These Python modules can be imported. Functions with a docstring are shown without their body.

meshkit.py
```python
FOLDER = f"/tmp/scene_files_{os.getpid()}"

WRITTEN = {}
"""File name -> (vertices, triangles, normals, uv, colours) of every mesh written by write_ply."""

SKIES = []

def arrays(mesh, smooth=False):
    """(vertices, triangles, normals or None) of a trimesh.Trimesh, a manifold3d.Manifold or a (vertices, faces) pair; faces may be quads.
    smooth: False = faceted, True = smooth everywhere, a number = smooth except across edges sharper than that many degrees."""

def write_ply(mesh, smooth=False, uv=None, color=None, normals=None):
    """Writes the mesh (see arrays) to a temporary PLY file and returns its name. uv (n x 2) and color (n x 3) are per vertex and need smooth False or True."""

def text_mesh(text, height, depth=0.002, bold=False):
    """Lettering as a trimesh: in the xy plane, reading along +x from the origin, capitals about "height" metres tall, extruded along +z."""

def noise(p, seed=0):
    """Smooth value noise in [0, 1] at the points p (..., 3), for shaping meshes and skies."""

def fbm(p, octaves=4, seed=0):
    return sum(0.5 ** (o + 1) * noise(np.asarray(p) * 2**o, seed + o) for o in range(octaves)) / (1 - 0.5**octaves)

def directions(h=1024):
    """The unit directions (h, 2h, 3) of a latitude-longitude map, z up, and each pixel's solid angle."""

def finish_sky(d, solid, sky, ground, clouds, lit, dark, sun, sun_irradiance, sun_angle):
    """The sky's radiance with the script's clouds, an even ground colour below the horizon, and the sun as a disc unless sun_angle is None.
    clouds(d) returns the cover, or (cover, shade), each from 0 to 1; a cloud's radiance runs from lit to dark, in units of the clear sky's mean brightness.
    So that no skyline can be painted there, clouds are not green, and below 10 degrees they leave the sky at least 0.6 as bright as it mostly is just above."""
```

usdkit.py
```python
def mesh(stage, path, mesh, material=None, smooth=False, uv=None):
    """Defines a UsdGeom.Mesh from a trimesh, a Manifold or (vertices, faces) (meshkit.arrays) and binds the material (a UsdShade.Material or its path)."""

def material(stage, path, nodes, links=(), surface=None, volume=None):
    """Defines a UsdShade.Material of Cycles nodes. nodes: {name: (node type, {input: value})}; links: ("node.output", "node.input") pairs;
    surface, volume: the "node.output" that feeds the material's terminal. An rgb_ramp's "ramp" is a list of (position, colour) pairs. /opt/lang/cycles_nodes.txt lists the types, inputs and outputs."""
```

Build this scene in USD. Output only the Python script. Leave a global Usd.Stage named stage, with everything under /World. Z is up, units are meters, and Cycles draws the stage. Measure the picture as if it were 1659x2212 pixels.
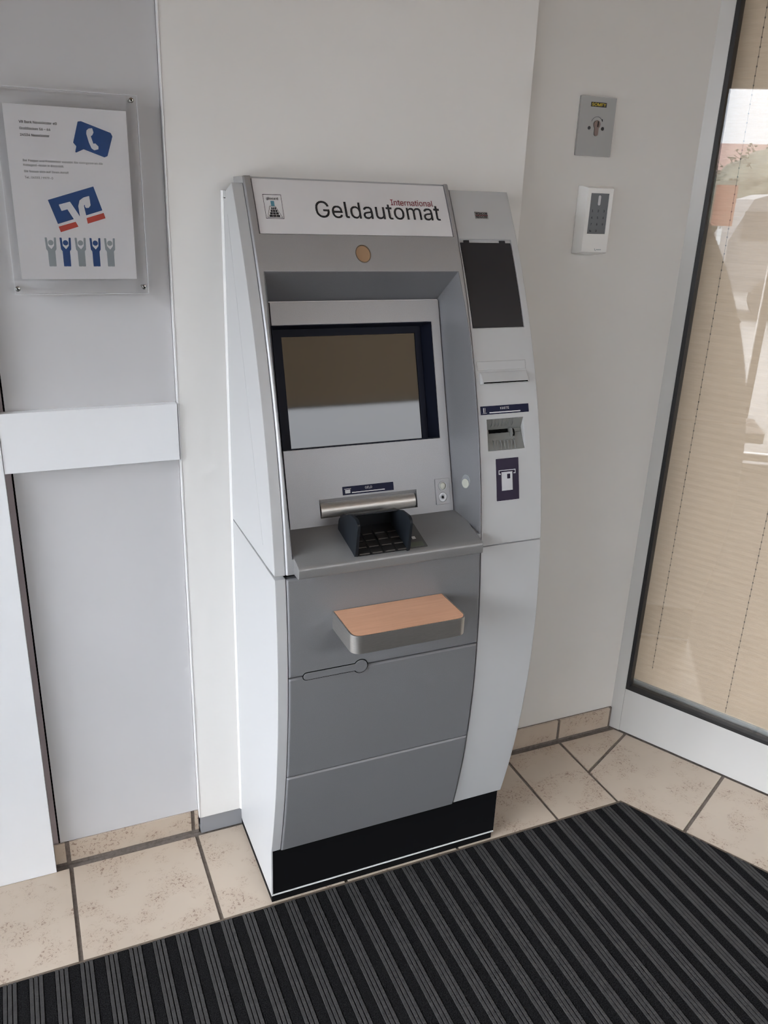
import math, random
import numpy as np
import trimesh
import manifold3d as m3
from shapely.geometry import Polygon, box as sbox, Point, LineString, MultiPolygon
from shapely.ops import unary_union
from shapely import affinity
from pxr import Usd, UsdGeom, UsdLux, UsdShade, Gf, Sdf, Vt
import usdkit, meshkit

random.seed(7)
RNG = np.random.default_rng(7)
stage = Usd.Stage.CreateInMemory()
UsdGeom.SetStageUpAxis(stage, 'Z')
UsdGeom.SetStageMetersPerUnit(stage, 1.0)
world = UsdGeom.Xform.Define(stage, '/World')
stage.SetDefaultPrim(world.GetPrim())

# ---------------------------------------------------------------- camera, sky, exposure
EXPOSURE = 3.66
cam = UsdGeom.Camera.Define(stage, '/World/camera')
FOCAL_PX, WPX, HPX = 1812.507, 1659.0, 2212.0
APER = 27.0
cam.CreateHorizontalApertureAttr(APER)
cam.CreateVerticalApertureAttr(APER * HPX / WPX)
cam.CreateFocalLengthAttr(FOCAL_PX / WPX * APER)
cam.CreateClippingRangeAttr(Gf.Vec2f(0.02, 400))
cam.CreateExposureAttr(EXPOSURE)
cam.AddTransformOp().Set(Gf.Matrix4d(0.9182531, -0.3943449, 0.0361003, 0, 0.1099351, 0.3414426, 0.9334513, 0,
                                     -0.380428, -0.8531759, 0.3568831, 0, -0.39963, -1.44529, 1.54, 1))
sky = UsdLux.DomeLight.Define(stage, '/World/overcast_sky')
sky.CreateIntensityAttr(1.0)
sky.CreateColorAttr(Gf.Vec3f(1.0, 1.0, 1.0))
# standard overcast sky: three times as bright overhead as at the horizon
sky_mat = usdkit.material(stage, '/World/Looks/overcast', {
    'tc': ('texture_coordinate', {}), 'sx': ('separate_xyz', {}),
    'el': ('math', {'math_type': 'maximum', 'value2': 0.0}),
    'm': ('math', {'math_type': 'multiply_add', 'value2': 1.2, 'value3': 0.6}),
    'bg': ('background_shader', {'color': (0.93, 0.97, 1.06)})},
    [('tc.generated', 'sx.vector'), ('sx.z', 'el.value1'), ('el.value', 'm.value1'), ('m.value', 'bg.strength')], surface='bg.background')
UsdShade.MaterialBindingAPI.Apply(sky.GetPrim()).Bind(sky_mat)

# ---------------------------------------------------------------- naming helpers
used = {}
def numbered(parent, name):
    k = (parent, name)
    n = used.get(k, 0)
    used[k] = n + 1
    return name if n == 0 else f'{name}_{n:03d}'

def tag(p, label=None, cat=None, group=None, kind=None):
    for k, v in (('label', label), ('category', cat), ('group', group), ('kind', kind)):
        if v:
            p.SetCustomDataByKey(k, v)
    return p

def path_of(parent):
    return '/World' if parent is None else str(parent.GetPath())

def xform(name, label=None, cat=None, kind=None, group=None, parent=None, loc=None):
    pp = path_of(parent)
    x = UsdGeom.Xform.Define(stage, pp + '/' + numbered(pp, name))
    if loc is not None:
        x.AddTranslateOp().Set(Gf.Vec3d(*loc))
    return tag(x.GetPrim(), label, cat, group, kind)

def obj(name, mesh, mat, parent=None, label=None, smooth=35, cat=None, kind=None, group=None):
    pp = path_of(parent)
    m = usdkit.mesh(stage, pp + '/' + numbered(pp, name), mesh, mat, smooth=smooth)
    return tag(m.GetPrim(), label, cat, group, kind)

# ---------------------------------------------------------------- materials
LOOKS = '/World/Looks'
UsdGeom.Scope.Define(stage, LOOKS)

def mat(name, color, rough=0.5, metal=0.0, spec=0.5, bevel=0.0, **kw):
    p = {'base_color': color, 'roughness': rough, 'metallic': metal, 'specular_ior_level': spec}
    p.update(kw)
    nodes, links = {'p': ('principled_bsdf', p)}, []
    if bevel:
        nodes['bv'] = ('bevel', {'samples': 4, 'radius': bevel})
        links.append(('bv.bevel', 'p.normal'))
    return usdkit.material(stage, f'{LOOKS}/{name}', nodes, links, surface='p.BSDF')

def noisy(name, c1, c2, scale, rough=0.5, metal=0.0, spec=0.5, bump=0.0, bdist=0.001, detail=3, stretch=(1, 1, 1), bevel=0.0, r0=0.35, r1=0.65):
    nodes = {'g': ('texture_coordinate', {}), 'mp': ('mapping', {'scale': stretch}),
             'n': ('noise_texture', {'scale': scale, 'detail': detail, 'roughness': 0.6}),
             'r': ('rgb_ramp', {'ramp': [(r0, c1), (r1, c2)]}),
             'p': ('principled_bsdf', {'roughness': rough, 'metallic': metal, 'specular_ior_level': spec})}
    links = [('g.object', 'mp.vector'), ('mp.vector', 'n.vector'), ('n.fac', 'r.fac'), ('r.color', 'p.base_color')]
    last = None
    if bevel:
        nodes['bv'] = ('bevel', {'samples': 4, 'radius': bevel})
        last = 'bv.bevel'
    if bump:
        nodes['b'] = ('bump', {'strength': bump, 'distance': bdist})
        links.append(('n.fac', 'b.height'))
        if last:
            links.append((last, 'b.normal'))
        last = 'b.normal'
    if last:
        links.append((last, 'p.normal'))
    return usdkit.material(stage, f'{LOOKS}/{name}', nodes, links, surface='p.BSDF')

M = {}
M['white_panel'] = mat('white_panel', (0.82, 0.805, 0.775), 0.42, spec=0.4, bevel=0.0012)
M['white_laminate'] = mat('white_laminate', (0.80, 0.81, 0.82), 0.35, spec=0.45, bevel=0.0012)
M['grey_panel'] = mat('grey_panel', (0.565, 0.56, 0.565), 0.45, spec=0.4)
M['plaster'] = noisy('plaster', (0.71, 0.69, 0.655), (0.715, 0.695, 0.66), 6, 0.65, spec=0.3)
M['kick_grey'] = mat('kick_grey', (0.30, 0.31, 0.33), 0.4, metal=0.3)
M['brown_strip'] = mat('brown_strip', (0.32, 0.275, 0.28), 0.5)
M['black'] = mat('black', (0.012, 0.012, 0.013), 0.5)
M['plinth_black'] = mat('plinth_black', (0.0035, 0.0035, 0.004), 0.6, spec=0.12)
M['void'] = mat('void', (0.004, 0.004, 0.004), 0.8, spec=0.1)
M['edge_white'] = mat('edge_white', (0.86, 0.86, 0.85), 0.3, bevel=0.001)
M['light_paint'] = mat('light_paint', (0.525, 0.53, 0.53), 0.42, metal=0.0, spec=0.5, bevel=0.003)
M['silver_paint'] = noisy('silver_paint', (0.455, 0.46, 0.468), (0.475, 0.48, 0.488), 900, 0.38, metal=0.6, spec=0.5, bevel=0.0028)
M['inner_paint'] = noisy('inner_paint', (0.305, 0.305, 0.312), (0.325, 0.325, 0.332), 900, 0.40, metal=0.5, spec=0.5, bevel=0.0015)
M['recess_tone'] = noisy('recess_tone', (0.235, 0.236, 0.248), (0.252, 0.253, 0.266), 900, 0.40, metal=0.5, spec=0.5, bevel=0.002)  # darker tone for the inner faces of the hood recess
M['door_paint'] = noisy('door_paint', (0.225, 0.226, 0.235), (0.245, 0.246, 0.255), 900, 0.42, metal=0.35, spec=0.5, bevel=0.0028)
M['shelf_shaded'] = noisy('shelf_shaded', (0.275, 0.273, 0.27), (0.295, 0.292, 0.29), 900, 0.38, metal=0.5, spec=0.5, bevel=0.003)  # hood paint with the shade of the shelf top put into the colour
M['panel_white'] = mat('panel_white', (0.74, 0.73, 0.735), 0.3, spec=0.4)
M['gasket'] = mat('gasket', (0.012, 0.012, 0.013), 0.45)
M['frame_white'] = mat('frame_white', (0.61, 0.605, 0.585), 0.28, spec=0.5, bevel=0.0015)
M['navy'] = mat('navy', (0.008, 0.010, 0.036), 0.5, spec=0.2)
M['label_white'] = mat('label_white', (0.62, 0.62, 0.64), 0.4)
M['ink'] = mat('ink', (0.022, 0.022, 0.025), 0.5)
M['ink_red'] = mat('ink_red', (0.22, 0.03, 0.045), 0.5)
M['paper'] = mat('paper', (0.93, 0.93, 0.95), 0.6, spec=0.3)
M['print_blue'] = mat('print_blue', (0.012, 0.075, 0.27), 0.6)
M['print_red'] = mat('print_red', (0.62, 0.075, 0.05), 0.6)
M['print_grey'] = mat('print_grey', (0.36, 0.41, 0.44), 0.6)
M['print_teal'] = mat('print_teal', (0.10, 0.28, 0.36), 0.6)
M['steel'] = noisy('steel', (0.46, 0.445, 0.42), (0.53, 0.51, 0.48), 60, 0.40, metal=1.0, stretch=(1, 1, 30), detail=2)
M['steel_rod'] = noisy('steel_rod', (0.56, 0.54, 0.51), (0.68, 0.66, 0.62), 60, 0.45, metal=1.0, stretch=(1, 30, 30), detail=2)
M['chrome'] = mat('chrome', (0.6, 0.6, 0.58), 0.2, metal=1.0)
M['shield_black'] = mat('shield_black', (0.008, 0.010, 0.013), 0.42, spec=0.3, bevel=0.002)
M['key_metal'] = mat('key_metal', (0.010, 0.0095, 0.009), 0.5)
M['pad_plate'] = mat('pad_plate', (0.10, 0.10, 0.095), 0.45, metal=0.3)
M['key_bar_tone'] = mat('key_bar_tone', (0.15, 0.14, 0.125), 0.5)
M['cream'] = mat('cream', (0.62, 0.63, 0.55), 0.3, bevel=0.001)
M['olive_label'] = mat('olive_label', (0.11, 0.12, 0.09), 0.5)
M['bezel'] = mat('bezel', (0.006, 0.008, 0.018), 0.55, spec=0.2)
M['screen'] = mat('screen', (0.058, 0.047, 0.034), 0.04, ior=1.38)  # brown base colour stands in for part of the blind reflection
M['anthracite'] = mat('anthracite', (0.018, 0.018, 0.021), 0.4)
M['reader_grey'] = mat('reader_grey', (0.22, 0.225, 0.215), 0.45, bevel=0.0008)
M['disc_brown'] = mat('disc_brown', (0.42, 0.27, 0.16), 0.25)
M['sticker'] = mat('sticker', (0.030, 0.022, 0.045), 0.5, spec=0.25)
M['plate_alu'] = mat('plate_alu', (0.38, 0.38, 0.37), 0.45, metal=0.3)
M['lock_brass'] = mat('lock_brass', (0.24, 0.18, 0.16), 0.3, metal=0.8)
M['brand_yellow'] = mat('brand_yellow', (0.55, 0.42, 0.03), 0.5)
M['keypad_white'] = mat('keypad_white', (0.86, 0.855, 0.83), 0.4, bevel=0.0015)
M['keypad_grey'] = mat('keypad_grey', (0.155, 0.165, 0.175), 0.4)
M['alu'] = mat('alu', (0.52, 0.55, 0.56), 0.35, metal=0.6)
M['cord'] = mat('cord', (0.10, 0.085, 0.075), 0.6)
M['grout'] = noisy('grout', (0.165, 0.140, 0.120), (0.225, 0.192, 0.168), 120, 0.85, spec=0.2)
M['mat_edge'] = mat('mat_edge', (0.16, 0.125, 0.095), 0.4, metal=0.4)
M['ceiling'] = noisy('ceiling', (0.29, 0.195, 0.125), (0.32, 0.22, 0.14), 6, 0.6, stretch=(1, 12, 1))
M['room_white'] = mat('room_white', (0.48, 0.44, 0.39), 0.6)

# travertine-look ceramic tile: cream with clusters of small brown pits
def tile_mat(name, base, base2):
    nodes = {'g': ('geometry', {}),
             'big': ('noise_texture', {'scale': 5.0, 'detail': 2}),
             'bigr': ('rgb_ramp', {'ramp': [(0.35, base), (0.7, base2)]}),
             'mask': ('noise_texture', {'scale': 13.0, 'detail': 2, 'roughness': 0.6}),
             'maskr': ('rgb_ramp', {'ramp': [(0.47, (0, 0, 0)), (0.62, (1, 1, 1))]}),
             'spk': ('noise_texture', {'scale': 150.0, 'detail': 4, 'roughness': 0.7, 'distortion': 0.8}),
             'spkr': ('rgb_ramp', {'ramp': [(0.54, (0, 0, 0)), (0.62, (1, 1, 1))]}),
             'mul': ('mix', {'mix_type': 'multiply', 'fac': 1.0}),
             'sep': ('math', {'math_type': 'multiply', 'value2': 0.8}),
             'm1': ('mix', {'mix_type': 'mix', 'color2': (0.18, 0.105, 0.075)}),
             'haze': ('math', {'math_type': 'multiply', 'value2': 0.16}),
             'm2': ('mix', {'mix_type': 'mix', 'color2': (0.36, 0.25, 0.18)}),
             'bv': ('bevel', {'samples': 4, 'radius': 0.002}),
             'p': ('principled_bsdf', {'roughness': 0.38, 'specular_ior_level': 0.45})}
    links = [('g.position', 'big.vector'), ('g.position', 'mask.vector'), ('g.position', 'spk.vector'),
             ('big.fac', 'bigr.fac'), ('mask.fac', 'maskr.fac'), ('spk.fac', 'spkr.fac'),
             ('maskr.color', 'mul.color1'), ('spkr.color', 'mul.color2'), ('mul.color', 'sep.value1'),
             ('maskr.color', 'haze.value1'), ('haze.value', 'm2.fac'), ('bigr.color', 'm2.color1'),
             ('m2.color', 'm1.color1'), ('sep.value', 'm1.fac'), ('m1.color', 'p.base_color'), ('bv.bevel', 'p.normal')]
    return usdkit.material(stage, f'{LOOKS}/{name}', nodes, links, surface='p.BSDF')
M['tile'] = tile_mat('tile', (0.49, 0.41, 0.327), (0.53, 0.445, 0.357))

# beech laminate
usdkit.material(stage, f'{LOOKS}/beech', {
    'g': ('texture_coordinate', {}), 'mp': ('mapping', {'scale': (3.0, 40, 40)}),
    'n': ('noise_texture', {'scale': 3.0, 'detail': 5, 'roughness': 0.65, 'distortion': 0.4}),
    'r': ('rgb_ramp', {'ramp': [(0.3, (0.60, 0.325, 0.20)), (0.7, (0.68, 0.385, 0.245))]}),
    'p': ('principled_bsdf', {'roughness': 0.4})},
    [('g.object', 'mp.vector'), ('mp.vector', 'n.vector'), ('n.fac', 'r.fac'), ('r.color', 'p.base_color')], surface='p.BSDF')
M['beech'] = UsdShade.Material.Get(stage, f'{LOOKS}/beech')

def mat_fabric(name, c1, c2, scale, bump, dist):
    return noisy(name, c1, c2, scale, 0.95, spec=0.1, bump=bump, bdist=dist, detail=4, r0=0.4, r1=0.75)
M['pile'] = mat_fabric('pile', (0.004, 0.004, 0.0045), (0.030, 0.029, 0.030), 420, 0.9, 0.004)
# rubber rib: fine cross corrugation
usdkit.material(stage, f'{LOOKS}/rib', {
    'g': ('geometry', {}), 'w': ('wave_texture', {'wave_type': 'bands', 'bands_direction': 'y', 'scale': 95.0}),
    'b': ('bump', {'strength': 0.5, 'distance': 0.0006}),
    'n': ('noise_texture', {'scale': 60.0, 'detail': 4}),
    'r': ('rgb_ramp', {'ramp': [(0.3, (0.026, 0.025, 0.025)), (0.7, (0.040, 0.038, 0.037))]}),
    'p': ('principled_bsdf', {'roughness': 0.62, 'specular_ior_level': 0.4})},
    [('g.position', 'w.vector'), ('g.position', 'n.vector'), ('w.fac', 'b.height'), ('b.normal', 'p.normal'), ('n.fac', 'r.fac'), ('r.color', 'p.base_color')], surface='p.BSDF')
M['rib'] = UsdShade.Material.Get(stage, f'{LOOKS}/rib')

def pane_mat(name, ior, tint=(1, 1, 1), rough=0.0):
    return usdkit.material(stage, f'{LOOKS}/{name}', {
        'f': ('fresnel', {'IOR': ior}), 't': ('transparent_bsdf', {'color': tint}),
        'g': ('glossy_bsdf', {'color': (1, 1, 1), 'roughness': rough}), 'm': ('mix_closure', {})},
        [('f.fac', 'm.fac'), ('t.BSDF', 'm.closure1'), ('g.BSDF', 'm.closure2')], surface='m.closure')
M['glass'] = pane_mat('glass', 1.52, (0.985, 0.99, 0.985))
M['door_glass'] = pane_mat('door_glass', 1.56, (0.97, 0.975, 0.97))
M['acrylic'] = pane_mat('acrylic', 1.24, (0.998, 0.998, 0.999), 0.02)
M['acrylic_edge'] = mat('acrylic_edge', (0.66, 0.67, 0.68), 0.2)

# blind fabric: lets part of the daylight through
usdkit.material(stage, f'{LOOKS}/blind', {
    'g': ('geometry', {}), 'n': ('noise_texture', {'scale': 25.0, 'detail': 3}),
    'mp': ('mapping', {'scale': (1, 1, 12)}),
    'r': ('rgb_ramp', {'ramp': [(0.3, (0.355, 0.28, 0.205)), (0.7, (0.38, 0.302, 0.225))]}),
    'd': ('diffuse_bsdf', {}), 't': ('translucent_bsdf', {}), 'm': ('mix_closure', {'fac': 0.05})},
    [('g.position', 'mp.vector'), ('mp.vector', 'n.vector'), ('n.fac', 'r.fac'), ('r.color', 'd.color'), ('r.color', 't.color'),
     ('d.BSDF', 'm.closure1'), ('t.BSDF', 'm.closure2')], surface='m.closure')
M['blind'] = UsdShade.Material.Get(stage, f'{LOOKS}/blind')
M['blind_sheer'] = usdkit.material(stage, f'{LOOKS}/blind_sheer', {'d': ('diffuse_bsdf', {'color': (0.50, 0.40, 0.29)}), 't': ('translucent_bsdf', {'color': (0.74, 0.56, 0.37)}), 'm': ('mix_closure', {'fac': 0.42})},
    [('d.BSDF', 'm.closure1'), ('t.BSDF', 'm.closure2')], surface='m.closure')

# ---------------------------------------------------------------- geometry helpers
def bx(x0, x1, y0, y1, z0, z1):
    m = trimesh.creation.box([x1 - x0, y1 - y0, z1 - z0])
    m.apply_translation([(x0 + x1) / 2, (y0 + y1) / 2, (z0 + z1) / 2])
    return m

def cat(*ms):
    return trimesh.util.concatenate([m for m in ms])

def to_tm(man):
    me = man.to_mesh()
    return trimesh.Trimesh(me.vert_properties[:, :3], me.tri_verts, process=False)

def to_man(tm):
    return m3.Manifold(m3.Mesh(np.asarray(tm.vertices, np.float32), np.asarray(tm.faces, np.uint32)))

def hull_man(pts):
    return m3.Manifold.hull_points(np.asarray(pts, np.float64))

def ext(poly, d):
    polys = list(getattr(poly, 'geoms', [poly]))
    return cat(*[trimesh.creation.extrude_polygon(p, d, engine='earcut') for p in polys if p.area > 1e-10])

def relief(poly, surf, w0, w1, edge=None):
    """a polygon given on a surface's own coordinates, raised from w0 to w1 along the surface's normal"""
    m = ext(poly, w1 - w0)
    if edge:
        v, f = trimesh.remesh.subdivide_to_size(m.vertices, m.faces, edge, max_iter=12)
        m = trimesh.Trimesh(v, f)
    m.vertices = surf(m.vertices[:, 0], m.vertices[:, 1], m.vertices[:, 2] + w0)
    return m

def text(s, x, y, height, surf, w=0.0003, bold=False, width=None, right=None, center=None, depth=0.0003):
    m = meshkit.text_mesh(s, height, depth, bold)
    b = m.bounds
    v = m.vertices.copy()
    v[:, 0] -= b[0, 0]
    if width:
        v[:, 0] *= width / (b[1, 0] - b[0, 0])
    wid = v[:, 0].max()
    x0 = x if x is not None else (right - wid if right is not None else center - wid / 2)
    m.vertices = surf(v[:, 0] + x0, v[:, 1] + y, v[:, 2] + w)
    return m

def rrect(x0, x1, y0, y1, r=0.0):
    p = sbox(x0 + r, y0 + r, x1 - r, y1 - r)
    return p.buffer(r, quad_segs=5) if r else p

def cyl(p0, p1, r, n=24, r2=None):
    p0, p1 = np.array(p0, float), np.array(p1, float)
    m = trimesh.creation.cylinder(radius=r, segment=[p0, p1], sections=n)
    return m

# front curve of the cash machine: y as a function of z
COEF = (0.0142179, -0.0092494, 0.2746708, -0.3517093, 0.0435247)
def F(z):
    return np.polyval(COEF, z)
def dF(z):
    return np.polyval(np.polyder(np.array(COEF)), z)
def SF(x, z, w):
    x, z, w = (np.asarray(a, float) for a in (x, z, w))
    d = dF(z); n = np.sqrt(1 + d * d)
    return np.stack([x + 0 * z, F(z) - w / n, z + w * d / n], -1)
NI = (0.95617, 0.29282)
def SI(x, z, w):                               # the tilted panel inside the hood
    x, z, w = (np.asarray(a, float) for a in (x, z, w))
    return np.stack([x + 0 * z, (-0.24635 + NI[1] * z) / NI[0] - NI[0] * w, z + NI[1] * w], -1)
SHN = math.hypot(1, 0.31)
def SS(x, y, w):                               # top of the keypad shelf
    x, y, w = (np.asarray(a, float) for a in (x, y, w))
    return np.stack([x + 0 * y, y - 0.31 / SHN * w, 0.888 + 0.31 * (y + 0.056) + w / SHN], -1)
def SW(y0):
    return lambda x, z, w: np.stack([np.asarray(x) + 0 * np.asarray(z), y0 - np.asarray(w) + 0 * np.asarray(z), np.asarray(z)], -1)
DV, DN, D0 = np.array([0.4574827, -0.8892185]), np.array([0.8892185, 0.4574827]), np.array([1.1915, 0.2635])
def SD(s, z, w):                               # glass door plane: s along it, w into the room
    s, z, w = (np.asarray(a, float) for a in (s, z, w))
    return np.stack([D0[0] + DV[0] * s - DN[0] * w, D0[1] + DV[1] * s - DN[1] * w, z + 0 * s], -1)
def seam(z):
    return np.interp(z, [.15, .30, .39, .533, .63, .736, .832, .924, 1.065, 1.165, 1.277, 1.342, 1.468, 1.555],
                     [.4575, .4545, .4515, .4488, .4465, .4450, .4440, .4450, .4460, .4470, .4485, .4500, .4520, .4525])

def grid_solid(rings):
    """closed mesh from a stack of 4-corner rings"""
    r = np.asarray(rings, float); n = len(r)
    v = r.reshape(-1, 3); f = []
    for i in range(n - 1):
        for k in range(4):
            a, b = i * 4 + k, i * 4 + (k + 1) % 4
            f += [[a, b, b + 4], [a, b + 4, a + 4]]
    f += [[0, 2, 1], [0, 3, 2]]
    e = (n - 1) * 4
    f += [[e, e + 1, e + 2], [e, e + 2, e + 3]]
    m = trimesh.Trimesh(v, np.array(f), process=False)
    if m.volume < 0:
        m.invert()
    return m

def ring_solid(rings):
    r = np.asarray(rings, float); n, k = r.shape[:2]
    f = []
    for i in range(n - 1):
        for q in range(k):
            a, b = i * k + q, i * k + (q + 1) % k
            f += [[a, b, b + k], [a, b + k, a + k]]
    e = (n - 1) * k
    for q in range(1, k - 1):
        f += [[0, q + 1, q], [e, e + q, e + q + 1]]
    m = trimesh.Trimesh(r.reshape(-1, 3), np.array(f), process=False)
    if m.volume < 0:
        m.invert()
    return m

def sfpanel(x0, x1, z0, z1, w0, w1, c, n=14):
    R = []
    for z in np.concatenate([[z0], np.linspace(z0 + c, z1 - c, n), [z1]]):
        a, b = (x0(z) if callable(x0) else x0), (x1(z) if callable(x1) else x1)
        d = c if z in (z0, z1) else 0.0
        R.append([SF(a, z, w0), SF(a, z, w1 - c), SF(a + c, z, w1 - d), SF(b - c, z, w1 - d), SF(b, z, w1 - c), SF(b, z, w0)])
    return ring_solid(R)

def ruled(z0, z1, x0, x1, yf, yb, n=24):
    R = []
    for z in np.linspace(z0, z1, n):
        a, b = (x0(z) if callable(x0) else x0), (x1(z) if callable(x1) else x1)
        R.append([(a, yf(z), z), (b, yf(z), z), (b, yb(z), z), (a, yb(z), z)])
    return grid_solid(R)

def sfbox(x0, x1, z0, z1, w0, w1, n=12, c=0.0):
    R = []
    wtop = w1
    for z in (np.linspace(z0, z1, n) if not c else np.concatenate([[z0], np.linspace(z0 + c, z1 - c, n), [z1]])):
        w1 = wtop - c if c and (z == z0 or z == z1) else wtop
        a, b = (x0(z) if callable(x0) else x0), (x1(z) if callable(x1) else x1)
        p = [SF(a, z, w1), SF(b, z, w1), SF(b, z, w0), SF(a, z, w0)]
        R.append(p)
    return grid_solid(R)

def prof_ext(yz, x0, x1):
    m = ext(Polygon(yz).buffer(0), x1 - x0)
    v = m.vertices
    m.vertices = np.stack([v[:, 2] + x0, v[:, 0], v[:, 1]], 1)
    return m

def prism_zw(zw, x0, x1, surf):
    m = ext(Polygon(zw).buffer(0), x1 - x0)
    v = m.vertices
    m.vertices = surf(v[:, 2] + x0, v[:, 0], v[:, 1])
    if m.volume < 0:
        m.invert()
    return m

# ---------------------------------------------------------------- the room
Z_CEIL = 3.0
WF = 0.276                                     # front of the white cladding behind the machine
wall = xform('wall_back', 'white and grey panelled back wall behind the cash machine', 'wall', kind='structure')
obj('slab', cat(bx(-2.1, 0.674, 0.312, 0.45, 0, Z_CEIL), bx(0.674, 1.30, 0.2955, 0.45, 0, Z_CEIL)), M['plaster'], wall)
obj('panel', bx(-0.105, 0.676, WF, 0.311, 0.0505, Z_CEIL), M['white_panel'], wall, 'off-white wall panel')
obj('edge_profile', bx(-0.1078, -0.1052, WF - 0.0008, 0.311, 0.052, Z_CEIL), M['edge_white'], wall, 'bright white edge strip')
obj('kick_plate', bx(-0.1045, 0.02, WF + 0.002, 0.311, 0.001, 0.0495), M['kick_grey'], wall, 'dark grey kick plate')
obj('panel', bx(-0.4339, -0.1085, 0.2905, 0.311, 0.0665, Z_CEIL), M['grey_panel'], wall, 'plain grey panel')
obj('groove', bx(-0.4373, -0.4340, 0.299, 0.311, 0.0665, Z_CEIL), M['void'], wall, 'black groove')
obj('channel', bx(-0.449, -0.4374, 0.290, 0.311, 0.0665, Z_CEIL), M['brown_strip'], wall, 'brownish grey channel')
obj('panel', bx(-1.98, -0.4492, 0.2705, 0.311, 0.001, Z_CEIL), M['white_laminate'], wall, 'white laminate panel')
obj('rail', bx(-0.4485, -0.1095, 0.2715, 0.2904, 0.9965, 1.1165), M['white_laminate'], wall, 'broad white cross rail')
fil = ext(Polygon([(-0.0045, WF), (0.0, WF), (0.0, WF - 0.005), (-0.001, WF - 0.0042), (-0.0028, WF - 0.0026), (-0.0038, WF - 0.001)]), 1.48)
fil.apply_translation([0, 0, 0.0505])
obj('corner_strip', fil, M['edge_white'], wall, 'narrow white strip beside the machine', smooth=60)  # narrow white fillet where the wall panel meets the machine side

bb = xform('baseboard_back', 'low skirting of cream tiles along the foot of the wall', 'skirting', kind='structure')
obj('grout', cat(bx(-0.449, -0.1082, 0.2895, 0.2965, -0.003, 0.0655), bx(0.592, 1.172, 0.2885, 0.2952, -0.003, 0.0725)), M['grout'], bb)
for x0, x1, zt, yf in ((-0.4488, -0.4245, 0.066, 0.286), (-0.4145, -0.1265, 0.066, 0.286), (-0.1175, -0.1084, 0.066, 0.286),
                       (0.60, 0.773, 0.0735, 0.2835), (0.783, 0.970, 0.0735, 0.2835), (0.979, 1.161, 0.0735, 0.2835)):
    obj('tile', bx(x0, x1, yf, 0.2905, 0.009, zt), M['tile'], bb)

# floor: grout bed and separate tiles cut along the joint lines
corner_y = 0.273
def door_pt(s, off):
    return D0 + DV * s - DN * off
xc = (1.18 - 0.007 - DN[1] * corner_y) / DN[0]
mat_dir = np.array([0.4620, -0.8869])
mat_c = np.array([0.984, -0.0105])
def mat_pt(t, off=0.0):
    return mat_c + mat_dir * t + np.array([0.8869, 0.4620]) * off
floor = xform('floor', 'floor of cream speckled tiles with brown joints', 'floor', kind='structure')
region = Polygon([(-2.0, corner_y), (xc, corner_y), door_pt(2.3, 0.007), mat_pt(1.9, 0.004), mat_pt(0, 0.004) + np.array([0.001, 0.004]), (-2.0, -0.0065)])
J = 0.0046
cuts = []
for x in [-0.4165 - 0.3 * k for k in range(0, 6)] + [-0.1168, 0.183, 0.483, 0.7825]:
    cuts.append(LineString([(x, -0.1), (x, 0.4)]).buffer(J, cap_style=2))
rj = 0.9785
cuts.append(LineString([(rj, -0.03), (rj, 0.4)]).buffer(J, cap_style=2))
left_of = sbox(-5, -5, rj, 5)
a0 = np.array([1.189, 0.2370])
for k in range(0, 8):
    a = a0 + DV * 0.302 * k
    cuts.append(LineString([a + DN * 0.05, a - DN * 0.50]).buffer(J, cap_style=2).difference(left_of))
pieces = region.difference(unary_union(cuts))
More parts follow.
